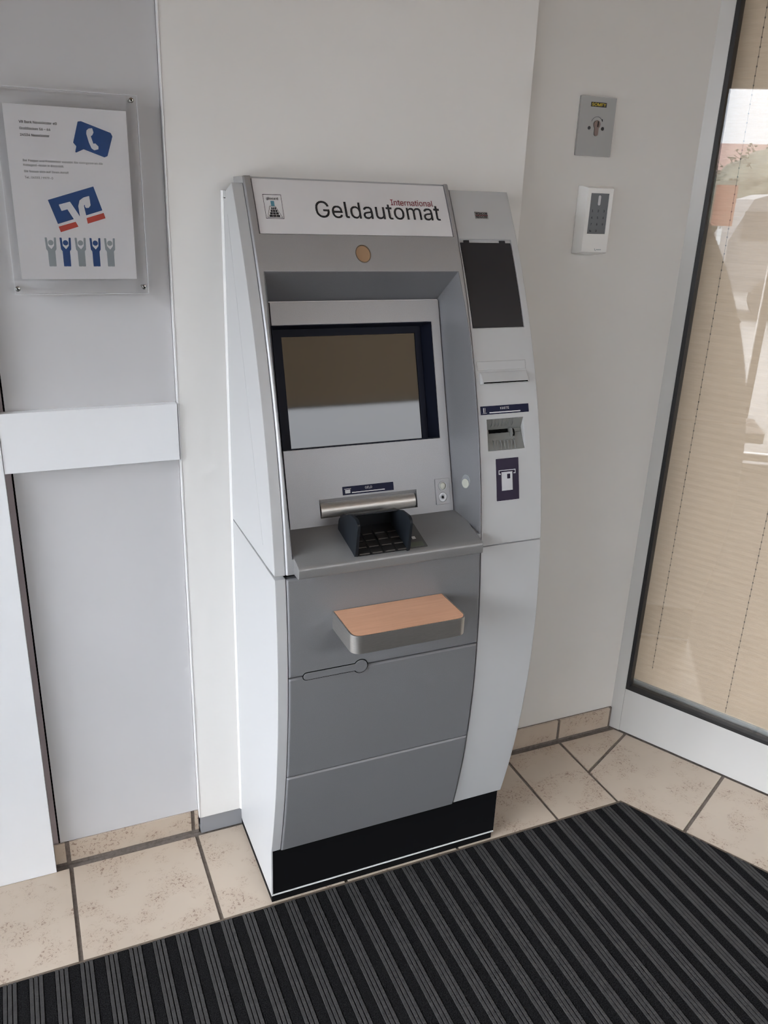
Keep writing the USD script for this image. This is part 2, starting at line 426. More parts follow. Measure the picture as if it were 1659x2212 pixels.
obj('grout_bed', ext(Polygon([(-2.0, 0.312), (1.25, 0.312), (3.2, -3.2), (-2.0, -3.2)]), 0.06).apply_translation([0, 0, -0.064]), M['grout'], floor, 'brown grout')
for g in sorted(getattr(pieces, 'geoms', [pieces]), key=lambda q: (round(q.centroid.x, 3), round(q.centroid.y, 3))):
    if g.area > 1e-4:
        t = ext(g, 0.012)
        t.apply_translation([0, 0, -0.012 + random.uniform(-0.0003, 0.0003)])
        obj('tile', t, M['tile'], floor)

obj('ceiling', bx(-2.1, 3.6, -3.4, 0.46, Z_CEIL, Z_CEIL + 0.1), M['ceiling'], None, 'brown ceiling over the lobby', cat='ceiling', kind='structure')
# left glass front, x = -2
wl = xform('wall_left', 'brown header wall above the left shop window', 'wall', kind='structure')
obj('header', bx(-2.15, -2.0, -3.4, 0.31, 2.2, Z_CEIL - 0.001), M['ceiling'], wl)
obj('light_blocker', bx(-2.15, -2.0, -3.15, -0.62, 1.74, 2.1995), M['ceiling'], wl)  # unseen panel, added to cut the window light reaching the right side
obj('pier', bx(-2.15, -2.0, 0.10, 0.311, -0.06, 2.199), M['room_white'], wl)
w1 = xform('window_1', 'white framed shop window on the left of the lobby', 'window', kind='structure')
def frame_bars(xa, xb, ys, z0, z1, t=0.05):
    out = [bx(xa, xb, ys[0], ys[-1], z0, z0 + t), bx(xa, xb, ys[0], ys[-1], z1 - t, z1)]
    for y in ys:
        out.append(bx(xa, xb, y - t / 2, y + t / 2, z0 + t, z1 - t))
    return out
for b in frame_bars(-2.10, -2.05, (-3.15, -1.88, -0.6, 0.075), 0.0, 2.2, 0.045):
    obj('frame_bar', b, M['frame_white'], w1)
for y0, y1 in ((-3.12, -1.905), (-1.855, -0.625), (-0.575, 0.05)):
    obj('pane', bx(-2.078, -2.074, y0, y1, 0.045, 2.155), M['glass'], w1)
# wall behind the camera
wfz = xform('wall_front', 'wall with a high window behind the camera', 'wall', kind='structure')
BWX0, BWX1, BWZ0, BWZ1 = 0.55, 2.45, 1.95, 2.98
obj('wall_face', cat(bx(-2.0, 3.6, -3.4, -3.2, -0.06, BWZ0), bx(BWX1, 3.6, -3.4, -3.2, BWZ0, Z_CEIL - 0.001), bx(-2.0, BWX0, -3.4, -3.2, BWZ0, Z_CEIL - 0.001)), M['room_white'], wfz)
w2 = xform('window_2', 'white framed high window behind the camera', 'window', kind='structure')
for b in (bx(BWX0, BWX1, -3.34, -3.28, BWZ0, BWZ0 + 0.03), bx(BWX0, BWX1, -3.34, -3.28, BWZ1 - 0.03, BWZ1)) + tuple(bx(x - 0.02, x + 0.02, -3.34, -3.28, BWZ0 + 0.03, BWZ1 - 0.03) for x in (BWX0 + 0.02, BWX1 - 0.02)):
    obj('frame_bar', b, M['frame_white'], w2)
for x0, x1 in ((BWX0 + 0.04, BWX1 - 0.04),):
    obj('pane', bx(x0, x1, -3.312, -3.308, BWZ0 + 0.03, BWZ1 - 0.03), M['glass'], w2)
b2 = xform('pleated_blind', 'beige pleated blind across the high window behind the camera', 'blind')
zs_ = np.linspace(2.332, 2.98, 65)
vb, fb = [], []
for i_, z in enumerate(zs_):
    y = -3.262 + (0.004 if i_ % 2 else 0.0)
    vb += [(BWX0, y, z), (BWX1, y, z)]
    if i_:
        a = 2 * i_ - 2
        fb += [[a, a + 1, a + 3], [a, a + 3, a + 2]]
obj('fabric', trimesh.Trimesh(np.array(vb), np.array(fb), process=False), M['blind_sheer'], b2, smooth=False)
obj('bottom_rail', bx(BWX0, BWX1, -3.268, -3.25, 2.315, 2.332), M['alu'], b2, 'thin aluminium rail')

# glass door on the right
def dbox(s0, s1, z0, z1, w0, w1):
    m = trimesh.creation.box([s1 - s0, z1 - z0, w1 - w0])
    v = m.vertices + np.array([(s0 + s1) / 2, (z0 + z1) / 2, (w0 + w1) / 2])
    m.vertices = SD(v[:, 0], v[:, 1], v[:, 2])
    return m
door = xform('door_1', 'white framed glass door with black gasket', 'door', kind='structure')
SE = 0.98
obj('jamb', dbox(-0.047, -0.0005, 0.0, 2.35, -0.06, 0.0), M['frame_white'], door)
obj('jamb', dbox(SE + 0.0005, SE + 0.05, 0.0, 2.35, -0.06, 0.0), M['frame_white'], door)
obj('bottom_rail', dbox(0.0, SE, 0.002, 0.150, -0.06, 0.0), M['frame_white'], door)
obj('top_rail', dbox(0.0, SE, 2.25, 2.35, -0.06, 0.0), M['frame_white'], door)
obj('gasket', to_tm(to_man(dbox(0.0, SE, 0.1505, 2.2495, -0.026, 0.0008)) - to_man(dbox(0.0105, SE - 0.0105, 0.161, 2.239, -0.03, 0.01))), M['gasket'], door, 'black rubber gasket')
obj('pane', dbox(0.002, SE - 0.002, 0.152, 2.248, -0.012, -0.007), M['door_glass'], door)
wr = xform('wall_right', 'wall beyond and above the glass door', 'wall', kind='structure')
obj('wall_face', cat(dbox(SE + 0.0505, 3.95, -0.06, Z_CEIL - 0.001, -0.2, 0.0), dbox(-0.047, SE + 0.05, 2.3505, Z_CEIL - 0.001, -0.2, 0.0)), M['room_white'], wr)

# pleated blind behind the door glass
bl = xform('pleated_blind', 'beige pleated blind hanging behind the glass door', 'blind')
NP, zb0, zb1, sb0, sb1 = 104, 0.171, 2.24, 0.002, SE - 0.002
zz = np.linspace(zb0, zb1, 2 * NP + 1)
ww = np.where(np.arange(len(zz)) % 2 == 0, -0.040, -0.0405)
v, f = [], []
for z, w in zip(zz, ww):
    v += [SD(sb0, z, w), SD(sb1, z, w)]
for i in range(len(zz) - 1):
    a = 2 * i
    f += [[a, a + 1, a + 3], [a, a + 3, a + 2]]
obj('fabric', trimesh.Trimesh(np.array(v), np.array(f), process=False), M['blind'], bl, 'beige pleated fabric', smooth=False)
rp = [(0.146, -0.034), (0.1685, -0.034), (0.1715, -0.038), (0.1715, -0.046), (0.1685, -0.050), (0.146, -0.050), (0.143, -0.046), (0.143, -0.038)]
m_ = ext(Polygon(rp), sb1 - sb0); vv = m_.vertices
m_.vertices = SD(vv[:, 2] + sb0, vv[:, 0], vv[:, 1])
if m_.volume < 0: m_.invert()
obj('bottom_rail', m_, M['alu'], bl, 'grey aluminium bottom rail')
for s_c, zlo in ((0.0565, 0.225), (0.283, 0.173), (0.70, 0.173)):
    parts = [dbox(s_c - 0.0003, s_c + 0.0003, zlo, zb1, -0.0392, -0.0386)]
    for i in range(0, len(zz), 2):
        if zz[i] > zlo:
            parts.append(dbox(s_c - 0.0013, s_c + 0.0013, zz[i] - 0.0016, zz[i] + 0.0016, -0.0398, -0.0384))
    obj('cord', cat(*parts), M['cord'], bl, 'thin dark cord with eyelets')

# ---------------------------------------------------------------- cash machine
W = 0.592
atm = xform('cash_machine', 'tall silver grey bank cash machine with dark screen and wooden bag shelf', 'cash machine')
zl = np.linspace(0.15, 0.8455, 22)
zu = np.linspace(0.8525, 1.545, 24)
lower_poly = [(F(z), z) for z in zl] + [(0.285, 0.8455), (0.285, 0.15)]
side_lo = cat(prof_ext([(0.285, 0.15)] + [(F(z), z) for z in zl] + [(0.285, 0.8455)], 0.0, 0.0205), prof_ext([(0.0, 0.0205), (0.285, 0.0205), (0.285, 0.1502), (-0.0005, 0.1502)], 0.0, 0.0035))
obj('side_panel', side_lo, M['light_paint'], atm)
up_poly = [(0.285, 0.8495), (0.004, 0.8515)] + [(F(z), z) for z in zu] + [(0.253, 1.530), (0.255, 1.5165), (0.285, 1.5165)]
crease = cyl((0.0004, 0.242, 1.487), (0.0004, 0.026, 0.886), 0.0011, 8)
obj('side_panel', cat(prof_ext(up_poly, 0.0, 0.0205), crease), M['light_paint'], atm)
obj('corner_cap', bx(0.0003, 0.0205, 0.2565, 0.285, 1.5178, 1.531), M['light_paint'], atm)
core = prof_ext([(F(z) + 0.022, z) for z in np.linspace(0.16, 1.53, 30)] + [(0.283, 1.53), (0.283, 0.03), (0.03, 0.03), (0.03, 0.15)], 0.0207, W - 0.004)
niche = hull_man([(x, y, z) for x in (0.022, 0.4435) for y, z in ((-0.4, 0.80), (-0.4, 1.46), (0.26, 1.46), (0.22, 0.80))])
obj('chassis', to_tm(to_man(core) - niche), M['void'], atm, 'dark inner chassis')

# card column on the right side
col_up = ruled(0.8545, 1.547, lambda z: seam(z) + 0.0016, W, F, lambda z: 0.284, 40)
pocket = sfbox(0.4668, 0.5545, 1.0490, 1.1112, -0.022, 0.02, 6)
pocket2 = sfbox(0.4553, 0.5775, 1.2860, 1.4545, -0.0035, 0.02, 14)
col = to_man(col_up) - to_man(pocket) - to_man(pocket2)
c_up = obj('column', to_tm(col), M['light_paint'], atm, 'light grey card and receipt column')
obj('column', ruled(0.150, 0.8520, lambda z: seam(z) + 0.0016, W, F, lambda z: 0.284, 40), M['light_paint'], atm, 'light grey lower column')

# hood: fascia with the recess cut in
zf = np.linspace(0.8535, 1.5555, 40)
fas = prof_ext([tuple(SF(0, z, 0.0028)[1:]) for z in zf] + [(0.275, 1.5555), (0.12, 0.8535)], 0.0212, 0.4462)
fv = fas.vertices
fv[:, 0] = np.where(fv[:, 0] > 0.44, seam(fv[:, 2]) - 0.0012, fv[:, 0])
fas.vertices = fv
face = []
for z in zf:                                   # raised face with slanted edges
    a, b = 0.0212, seam(z) - 0.0012
    face.append([SF(a, z, -0.004), SF(a, z, 0.0022), SF(a + 0.0028, z, 0.005), SF(b - 0.0028, z, 0.005), SF(b, z, 0.0022), SF(b, z, -0.004)])
fas = to_tm(to_man(fas) + to_man(ring_solid(face)))
inn = [(x, y, z) for x in (0.053, 0.418) for y, z in ((0.151, 1.335), (0.022, 0.912))]
def outw(a, b, t):
    return tuple(np.array(a) + (np.array(b) - np.array(a)) * t)
op = [((0.053, 0.151, 1.335), (0.034, F(1.392) - 0.005, 1.3915)), ((0.418, 0.151, 1.335), (0.4375, F(1.392) - 0.005, 1.3915)),
      ((0.053, 0.022, 0.912), (0.034, F(0.887) - 0.005, 0.885)), ((0.418, 0.022, 0.912), (0.4395, F(0.887) - 0.005, 0.885))]
SLAB = 0.006
inn = [(x, y + 0.0, z) for x, y, z in inn]
rec = hull_man([(x, y + SLAB / NI[0], z) for x, y, z in inn] + inn + [outw(a, b, 1.9) for a, b in op])
scr_cut = hull_man([tuple(p) for p in np.concatenate([SI([0.0535, 0.0535, 0.3965, 0.3965], [1.0600, 1.2910, 1.0600, 1.2910], [0.01] * 4), SI([0.0535, 0.0535, 0.3965, 0.3965], [1.0600, 1.2910, 1.0600, 1.2910], [-0.055] * 4)])])
cash_cut = hull_man([tuple(p) for p in np.concatenate([SI([0.1195, 0.3330] * 3, [0.9665, 0.9665, 0.9265, 0.9265, 0.9265, 0.9265], [0.004, 0.004, 0.004, 0.004, -0.022, -0.022]), SI([0.1195, 0.3330], [0.9545, 0.9545], [-0.007, -0.007])])])
sign_cut = sfbox(0.0355, 0.4420, 1.4560, 1.5575, -0.003, 0.03, 10)
disc_cut = relief(Point(0.236, 1.423).buffer(0.0158, quad_segs=12), SF, 0.0015, 0.02)
fman = to_man(fas) - rec - scr_cut - cash_cut - to_man(sign_cut) - to_man(disc_cut)
fascia = obj('fascia', to_tm(fman), M['silver_paint'], atm, 'silver grey hood around the screen')

def quad_slab(w0, w1, x0, x1, z0, z1):
    return hull_man(np.concatenate([SI([x0, x1, x0, x1], [z0, z0, z1, z1], [w0] * 4), SI([x0, x1, x0, x1], [z0, z0, z1, z1], [w1] * 4)]))
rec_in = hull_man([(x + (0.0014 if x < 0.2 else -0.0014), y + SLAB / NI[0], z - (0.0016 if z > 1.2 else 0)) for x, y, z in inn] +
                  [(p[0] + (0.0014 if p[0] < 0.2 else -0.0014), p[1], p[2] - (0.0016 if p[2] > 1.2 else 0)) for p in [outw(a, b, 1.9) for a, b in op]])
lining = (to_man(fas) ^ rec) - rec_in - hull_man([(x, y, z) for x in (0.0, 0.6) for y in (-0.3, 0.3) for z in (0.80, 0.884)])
obj('recess_skin', to_tm(lining), M['recess_tone'], atm, 'darker inner faces of the hood recess')
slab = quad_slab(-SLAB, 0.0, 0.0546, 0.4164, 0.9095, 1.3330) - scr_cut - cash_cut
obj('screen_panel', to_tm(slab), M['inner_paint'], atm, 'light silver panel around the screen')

# sign panel and its print
sg = obj('sign_panel', sfbox(0.0378, 0.4402, 1.4575, 1.5522, -0.0029, 0.003, 8), M['panel_white'], atm, 'white sign panel with black and red lettering')
sw_ = lambda x, z, w: SF(x, z, np.asarray(w) + 0.003)
obj('lettering', text('Geldautomat', 0.1540, 1.4872, 0.0288, sw_, width=0.2655), M['ink'], sg, 'black word')
obj('lettering', text('International', 0.3142, 1.5127, 0.0105, sw_, width=0.0934), M['ink_red'], sg, 'dark red word')
fr = Polygon([(0.0540, 1.5252), (0.0898, 1.5252), (0.0890, 1.4831), (0.0540, 1.4831)])
lg = [relief(fr.difference(fr.buffer(-0.0006)), sw_, 0, 0.0003)]
tr = Polygon([(0.0640, 1.5046), (0.0757, 1.5046), (0.0862, 1.4850), (0.0568, 1.4850)])
lg.append(relief(tr.difference(tr.buffer(-0.0005)), sw_, 0, 0.0003))
lg.append(text('girocard', 0.0600, 1.5160, 0.0042, sw_, width=0.0228))
for r in range(4):
    zt = 1.5026 - 0.0043 * r; hw = 0.0050 + 0.0018 * r
    for c in range(3):
        x0 = 0.0713 - hw + c * (2 * hw / 3)
        lg.append(relief(rrect(x0 + 0.0004, x0 + 2 * hw / 3 - 0.0004, zt - 0.0036, zt), sw_, 0, 0.0003))
obj('emblem', cat(*lg), M['ink'], sg, 'black framed card emblem')
obj('emblem', relief(rrect(0.0675, 0.0742, 1.5050, 1.5138), sw_, 0, 0.0003), M['print_teal'], sg, 'small teal card')
cc = obj('camera_cover', relief(Point(0.236, 1.423).buffer(0.0143, quad_segs=12), SF, 0.0014, 0.0042), M['disc_brown'], atm, 'round brown camera cover')
ring = Point(0.236, 1.423).buffer(0.0160, quad_segs=12).difference(Point(0.236, 1.423).buffer(0.0145, quad_segs=12))
obj('rim', relief(ring, SF, 0.0015, 0.0056), M['chrome'], cc, 'thin metal rim')

# screen
DW = -0.035
sc = obj('screen', relief(rrect(0.0575, 0.3900, 1.0575, 1.2900), SI, DW - 0.006, DW), M['screen'], atm, 'switched-off glossy screen, brown reflection partly painted in')
o_, d_ = rrect(0.0540, 0.3960, 1.0605, 1.2905), rrect(0.0815, 0.3725, 1.0605, 1.2735)
bz = [relief(rrect(0.0555, 0.3860, 1.0580, 1.2880).difference(rrect(0.0815, 0.3722, 1.0590, 1.2735)), SI, DW, DW + 0.002)]
lin = m3.Manifold.hull_points(np.concatenate([SI([0.0538, 0.0538, 0.3962, 0.3962], [1.0603, 1.2907, 1.0603, 1.2907], [0.0008] * 4), SI([0.0538, 0.0538, 0.3962, 0.3962], [1.0603, 1.2907, 1.0603, 1.2907], [-0.045] * 4)]).astype(np.float64))
lin2 = m3.Manifold.hull_points(np.concatenate([SI([0.0548, 0.0548, 0.3950, 0.3950], [1.0625, 1.2893, 1.0625, 1.2893], [0.002] * 4), SI([0.0600, 0.0600, 0.3845, 0.3845], [1.0595, 1.2865, 1.0595, 1.2865], [-0.046] * 4)]).astype(np.float64))
bz.append(to_tm(lin - lin2))
obj('screen_bezel', cat(*bz), M['bezel'], atm, 'dark navy screen surround')

# cash slot with steel shutter
rod = [(-0.0145 * math.cos(t) + 0.0, 0.0140 * math.sin(t)) for t in np.linspace(0, math.pi, 17)]
zr0 = 0.9405
sh_ = prism_zw([(zr0 + a * 1.05, -0.011 + b * 1.0) for a, b in rod] + [(zr0 + 0.0140, -0.021), (zr0 - 0.0120, -0.021)], 0.1212, 0.3288, SI)
obj('cash_shutter', sh_, M['steel_rod'], atm, 'rounded brushed steel cash shutter', smooth=60)
def strip_label(parent, surf, x0, x1, z0, z1, word, wx, wz, wh, ww_, bar, icon):
    lb = obj('label_strip', relief(rrect(x0, x1, z0, z1, 0.0008), surf, 0.0002, 0.0009), M['navy'], parent, 'navy strip reading ' + word)
    s2 = lambda x, z, w: surf(x, z, np.asarray(w) + 0.0009)
    obj('lettering', text(word, wx, wz, wh, s2, width=ww_), M['label_white'], lb, 'white word and bar')
    obj('bar', relief(rrect(*bar), s2, 0, 0.0003), M['label_white'], lb)
    obj('pictogram', cat(*[relief(p, s2, 0, 0.0003) for p in icon]), M['label_white'], lb, 'small white pictogram')
SI5 = lambda x, z, w: SI(x, z, np.asarray(w) + 0.0)
strip_label(atm, SI5, 0.1700, 0.2817, 0.9660, 0.9822, 'GELD', 0.2186, 0.9745, 0.0047, 0.0152, (0.1895, 0.2617, 0.9686, 0.9707),
            [rrect(0.1735, 0.1880, 0.9769, 0.9781), rrect(0.1752, 0.1862, 0.9690, 0.9758)])
strip_label(atm, SF, 0.4540, 0.5683, 1.1208, 1.1373, 'KARTE', 0.5003, 1.1294, 0.0047, 0.0205, (0.4741, 0.5479, 1.1230, 1.1253),
            [rrect(0.4600, 0.4622, 1.1250, 1.1340), rrect(0.4642, 0.4650, 1.1250, 1.1340), rrect(0.4585, 0.4680, 1.1233, 1.1241)])
# button plate
bp = obj('button_plate', relief(rrect(0.3765, 0.4096, 0.9262, 0.9785, 0.002), SI, 0.0002, 0.0022), M['inner_paint'], atm, 'small plate with cream button and speaker hole')
rim = Point(0.3932, 0.9634).buffer(0.0096, quad_segs=10)
obj('button_ring', relief(rim.difference(Point(0.3932, 0.9634).buffer(0.0074, quad_segs=10)), SI, 0.0022, 0.0038), M['silver_paint'], bp)
dome = trimesh.creation.icosphere(2, 1.0); dv_ = dome.vertices * np.array([0.0072, 0.0072, 0.004])
dome.vertices = SI(dv_[:, 0] + 0.3932, dv_[:, 1] + 0.9634, dv_[:, 2] + 0.0018)
obj('button', dome, M['cream'], bp, 'cream round button', smooth=True)
cone_r = [trimesh.creation.revolve(np.array([(0.0016, 0.0022), (0.0095, 0.0024), (0.0100, 0.0028), (0.0092, 0.0030), (0.0030, 0.0025), (0.0016, 0.0022)]), sections=24)]
cv = cone_r[0].vertices
cone_r[0].vertices = SI(cv[:, 0] + 0.3920, cv[:, 1] + 0.9409, cv[:, 2])
obj('speaker_dish', cone_r[0], M['silver_paint'], bp, smooth=60)
obj('speaker_hole', relief(Point(0.3920, 0.9409).buffer(0.0019), SI, 0.0022, 0.0029), M['void'], bp, 'black hole')

# headphone button on the side wall of the hood
bc = np.array([0.4307, 0.0032, 0.9807])
en = np.array([-0.954, -0.286, 0.091]); en /= np.linalg.norm(en)
ez = np.array([0, 0, 1.0]) - en * en[2]; ez /= np.linalg.norm(ez)
ea = np.cross(ez, en)
def SB(x, z, w):
    x, z, w = (np.asarray(a, float) for a in (x, z, w))
    return bc + x[..., None] * ea + z[..., None] * ez + w[..., None] * en
sb_rim = Point(0, 0).buffer(1, quad_segs=12)
el = affinity.scale(sb_rim, 0.0118, 0.0148)
jk = obj('side_button', relief(el.difference(el.buffer(-0.0011)), SB, -0.0003, 0.0008), M['silver_paint'], atm, 'cream button in the side of the hood')
obj('button_well', relief(el.buffer(-0.0010), SB, -0.0003, 0.0003), M['kick_grey'], jk)
obj('button_face', relief(affinity.translate(affinity.scale(sb_rim, 0.0098, 0.0096), 0.0, -0.0040), SB, 0.0003, 0.0012), M['cream'], jk, 'cream button face')

# shelf with keypad
sp = [(0.030, float(SS(0, 0.030, 0)[2])), (-0.076, float(SS(0, -0.076, 0)[2])), (-0.0825, 0.8795), (-0.0865, 0.8765), (-0.0880, 0.872), (-0.0880, 0.8585), (-0.0865, 0.8555), (-0.083, 0.8545), (-0.052, 0.8545), (0.03, 0.88)]
shelf = obj('keypad_shelf', prof_ext(sp, 0.0368, 0.4300), M['shelf_shaded'], atm, 'grey shelf that holds the keypad, shade painted into its colour', smooth=50)
pl_ = obj('keypad_plate', relief(rrect(0.1560, 0.3095, -0.0755, -0.006, 0.001), SS, 0.0002, 0.0014), M['pad_plate'], shelf, 'dark keypad plate')
obj('keypad_tray', relief(rrect(0.1560, 0.2640, -0.0775, 0.0080), SS, 0.0003, 0.0018), M['black'], shelf, 'black tray inside the shield')
for r in range(4):
    for c in range(4):
        x, y = 0.1730 + 0.0268 * c, -0.0165 - 0.0180 * r
        obj('key', relief(rrect(x - 0.0112, x + 0.0112, y - 0.0070, y + 0.0070, 0.0015), SS, 0.0014, 0.0042), M['key_metal'], shelf)
pr = []
for r in range(4):
    for c in range(4):
        x, y = 0.1730 + 0.0268 * c, -0.0165 - 0.0180 * r
        pr.append(relief(rrect(x - 0.0100, x + 0.0100, y - 0.0072, y - 0.0050), SS, 0.0042, 0.0044))
obj('key_bar', cat(*pr), M['key_bar_tone'], shelf, 'pale bars at the front of the keys')  # one pale bar near the front edge of each key
obj('sticker', relief(rrect(0.2870, 0.2945, -0.0510, -0.0435), SS, 0.0014, 0.0018), M['panel_white'], shelf, 'small white sticker')
obj('sticker', relief(rrect(0.2700, 0.3040, -0.0725, -0.0600), SS, 0.0014, 0.0018), M['olive_label'], shelf, 'olive grey label')
def wing(yz, x0, x1):
    m = prof_ext(yz, x0, x1)
    return m
def smooth_poly(pts, r):
    return list(Polygon(pts).buffer(-r).buffer(r, quad_segs=6).exterior.coords)
lw = smooth_poly([(-0.078, 0.872), (-0.0875, 0.9575), (-0.042, 0.9575), (0.006, 0.932), (0.009, 0.900)], 0.0145)
rw = smooth_poly([(-0.082, 0.872), (-0.0915, 0.9545), (-0.045, 0.9535), (0.012, 0.938), (0.012, 0.900)], 0.0145)
left = wing(lw, 0.1535, 0.1595)
lv = left.vertices                           # the left wing flares outwards towards its back
lv[:, 0] -= np.clip((lv[:, 1] + 0.05) / 0.06, 0, 1) * 0.004 + np.clip((0.93 - lv[:, 2]) / 0.05, 0, 1) * 0.001
left.vertices = lv
obj('shield_wing', left, M['shield_black'], shelf, 'black privacy wing', smooth=50)
obj('shield_wing', wing(rw, 0.2615, 0.2670), M['shield_black'], shelf, 'black privacy wing', smooth=50)
hood = prof_ext([(0.011, 0.9085), (0.012, 0.934), (-0.006, 0.9445), (-0.030, 0.9500), (-0.031, 0.9475), (-0.008, 0.9410), (0.006, 0.931), (0.005, 0.9085)], 0.1550, 0.2640)
obj('shield_hood', hood, M['shield_black'], shelf, smooth=50)

# receipt window, badge and slots on the column
obj('receipt_cover', sfbox(0.4568, 0.5755, 1.2874, 1.4480, -0.0033, -0.0008, 14), M['anthracite'], atm, 'dark cover of the receipt printer')
for x0, x1 in ((0.4655, 0.4780), (0.5498, 0.5634)):
    obj('hinge', sfbox(x0, x1, 1.4470, 1.4525, -0.0030, -0.0008, 3), M['anthracite'], atm)
bd = obj('maker_badge', relief(rrect(0.5025, 0.5335, 1.4935, 1.5065), SF, 0.0002, 0.0010), M['plate_alu'], atm, 'small maker badge with two lines of letters')
s3 = lambda x, z, w: SF(x, z, np.asarray(w) + 0.0010)
obj('lettering', cat(text('WINCOR', 0.5040, 1.5008, 0.0042, s3, width=0.0280, bold=True), text('NIXDORF', 0.5040, 1.4947, 0.0042, s3, width=0.0280, bold=True)), M['ink'], bd)
obj('bar', relief(rrect(0.5035, 0.5325, 1.4993, 1.5003), s3, 0, 0.0003), M['ink_red'], bd)
bump = prism_zw([(1.2040, -0.001), (1.1985, 0.0035), (1.1880, 0.0075), (1.1808, 0.0088), (1.1795, 0.0078), (1.1790, -0.001)], 0.4575, 0.5725, SF)
bvx = bump.vertices
cx_ = (0.4575 + 0.5725) / 2
bump.vertices = np.stack([cx_ + (bvx[:, 0] - cx_) * np.where(F(bvx[:, 2]) - bvx[:, 1] > 0.002, 0.945, 1.0), bvx[:, 1], bvx[:, 2]], 1)
rs = obj('receipt_slot', bump, M['light_paint'], atm, 'raised receipt slot', smooth=30)
obj('slot', prism_zw([(1.1822, 0.0068), (1.1822, 0.0092), (1.1802, 0.0092), (1.1797, 0.0068)], 0.4625, 0.5665, SF), M['void'], rs, 'thin black slot')
obj('name_plate', sfbox(0.4545, 0.5700, 1.2055, 1.2232, -0.0005, 0.0006, 3), M['light_paint'], atm)

# card reader: ribbed funnel around a slot
zt, zbm, s0_, s1_ = 1.1108, 1.0494, 1.0905, 1.0828
fun = cat(prism_zw([(zt, -0.001), (zt, -0.021), (s0_, -0.021), (s0_, -0.014)], 0.4672, 0.5541, SF),
          prism_zw([(s1_, -0.012), (s1_, -0.021), (zbm, -0.021), (zbm, -0.001)], 0.4672, 0.5541, SF),
          prism_zw([(s0_, -0.013), (s0_, -0.021), (s1_, -0.021), (s1_, -0.011)], 0.5265, 0.5541, SF),
          prism_zw([(s0_, -0.013), (s0_, -0.021), (s1_, -0.021), (s1_, -0.011)], 0.4672, 0.4764, SF))
cr = obj('card_reader', fun, M['reader_grey'], atm, 'grey ribbed card slot')
obj('slot', prism_zw([(s0_, -0.019), (s0_, -0.021), (s1_, -0.021), (s1_, -0.019)], 0.4766, 0.5264, SF), M['void'], cr, 'black card slot')
for k in range(7):
    x = 0.4815 + 0.0082 * k
    obj('rib', prism_zw([(zt - 0.0005, -0.001), (s0_ + 0.009, -0.0055), (s0_ + 0.004, -0.0125), (zt - 0.0005, -0.006)], x, x + 0.0022, SF), M['reader_grey'], cr)
    obj('rib', prism_zw([(zbm + 0.0005, -0.0008), (zbm + 0.0005, -0.006), (s1_ - 0.009, -0.0125), (s1_ - 0.016, -0.0040)], x + 0.001, x + 0.0032, SF), M['reader_grey'], cr)
lip = prism_zw([(1.0925, -0.013), (1.0905, -0.004), (1.0800, -0.001), (1.0735, -0.004), (1.0735, -0.012)], 0.5262, 0.5286, SF)
obj('slot_lip', lip, M['reader_grey'], cr)
obj('finger_notch', relief(affinity.scale(Point(0, 0).buffer(1, quad_segs=8), 0.0035, 0.0085).__class__(affinity.translate(affinity.scale(Point(0, 0).buffer(1, quad_segs=8), 0.0035, 0.0085), 0.5340, 1.0815)), SF, -0.013, -0.0095), M['void'], cr, 'dark finger notch')

# card sticker
st = obj('card_sticker', relief(rrect(0.4830, 0.5370, 0.9459, 1.0318, 0.001), SF, 0.0002, 0.0009), M['sticker'], atm, 'dark purple sticker with card pictogram')
s4 = lambda x, z, w: SF(x, z, np.asarray(w) + 0.0009)
br = Polygon([(0.4885, 1.0087), (0.5290, 1.0087), (0.5290, 0.9998), (0.5240, 0.9998), (0.5240, 1.0018), (0.5274, 1.0018), (0.5274, 1.0071), (0.4901, 1.0071), (0.4901, 1.0018), (0.4935, 1.0018), (0.4935, 0.9998), (0.4885, 0.9998)])
cd = Polygon([(0.4952, 1.0044), (0.5212, 1.0044), (0.5212, 0.9663), (0.4952, 0.9663)]).difference(rrect(0.5084, 0.5159, 0.9903, 1.0001, 0.0008))
obj('pictogram', cat(relief(br, s4, 0, 0.0003), relief(cd, s4, 0, 0.0003)), M['label_white'], st, 'pale card pictogram')

# lower doors
DW3 = 0.0035
for z0, z1 in ((0.6352, 0.8450), (0.3832, 0.6328), (0.1480, 0.3808)):
    obj('front_door', sfpanel(0.0218, lambda z: seam(z) - 0.0012, z0, z1, -0.015, DW3, 0.0030), M['door_paint'], atm)
key = unary_union([rrect(0.0510, 0.1760, 0.6262, 0.6412, 0.0074), Point(0.1735, 0.6338).buffer(0.0143, quad_segs=10)])
lk = obj('lock_groove', relief(key.buffer(0.0018), SF, DW3, DW3 + 0.0003, edge=0.03), M['void'], atm, 'black outline of the lock cover')
obj('lock_cover', relief(key, SF, DW3 + 0.0001, DW3 + 0.0016, edge=0.03), M['door_paint'], atm, 'key-shaped lock cover')

# bag shelf
BX0, BX1, BYF, BZ = 0.1120, 0.3540, -0.1800, 0.7680
bp_ = unary_union([rrect(BX0, BX1, BYF, BYF + 0.06, 0.019), sbox(BX0, BYF + 0.02, BX1, -0.066)])
bs = obj('bag_shelf', ext(bp_.buffer(-0.0030), 0.012).apply_translation([0, 0, BZ - 0.0125]), M['beech'], atm, 'small beech shelf for bags')
ringb = bp_.difference(bp_.buffer(-0.0022)).difference(sbox(0, -0.068, 1, 1))
obj('steel_band', ext(ringb, 0.0375).apply_translation([0, 0, BZ - 0.0380]), M['steel'], bs, 'brushed steel band', smooth=40)
gap = bp_.buffer(-0.0021).difference(sbox(0, -0.0665, 1, 1))
obj('dark_seal', ext(gap, 0.010).apply_translation([0, 0, BZ - 0.0120]), M['black'], bs, 'black joint around the wood')

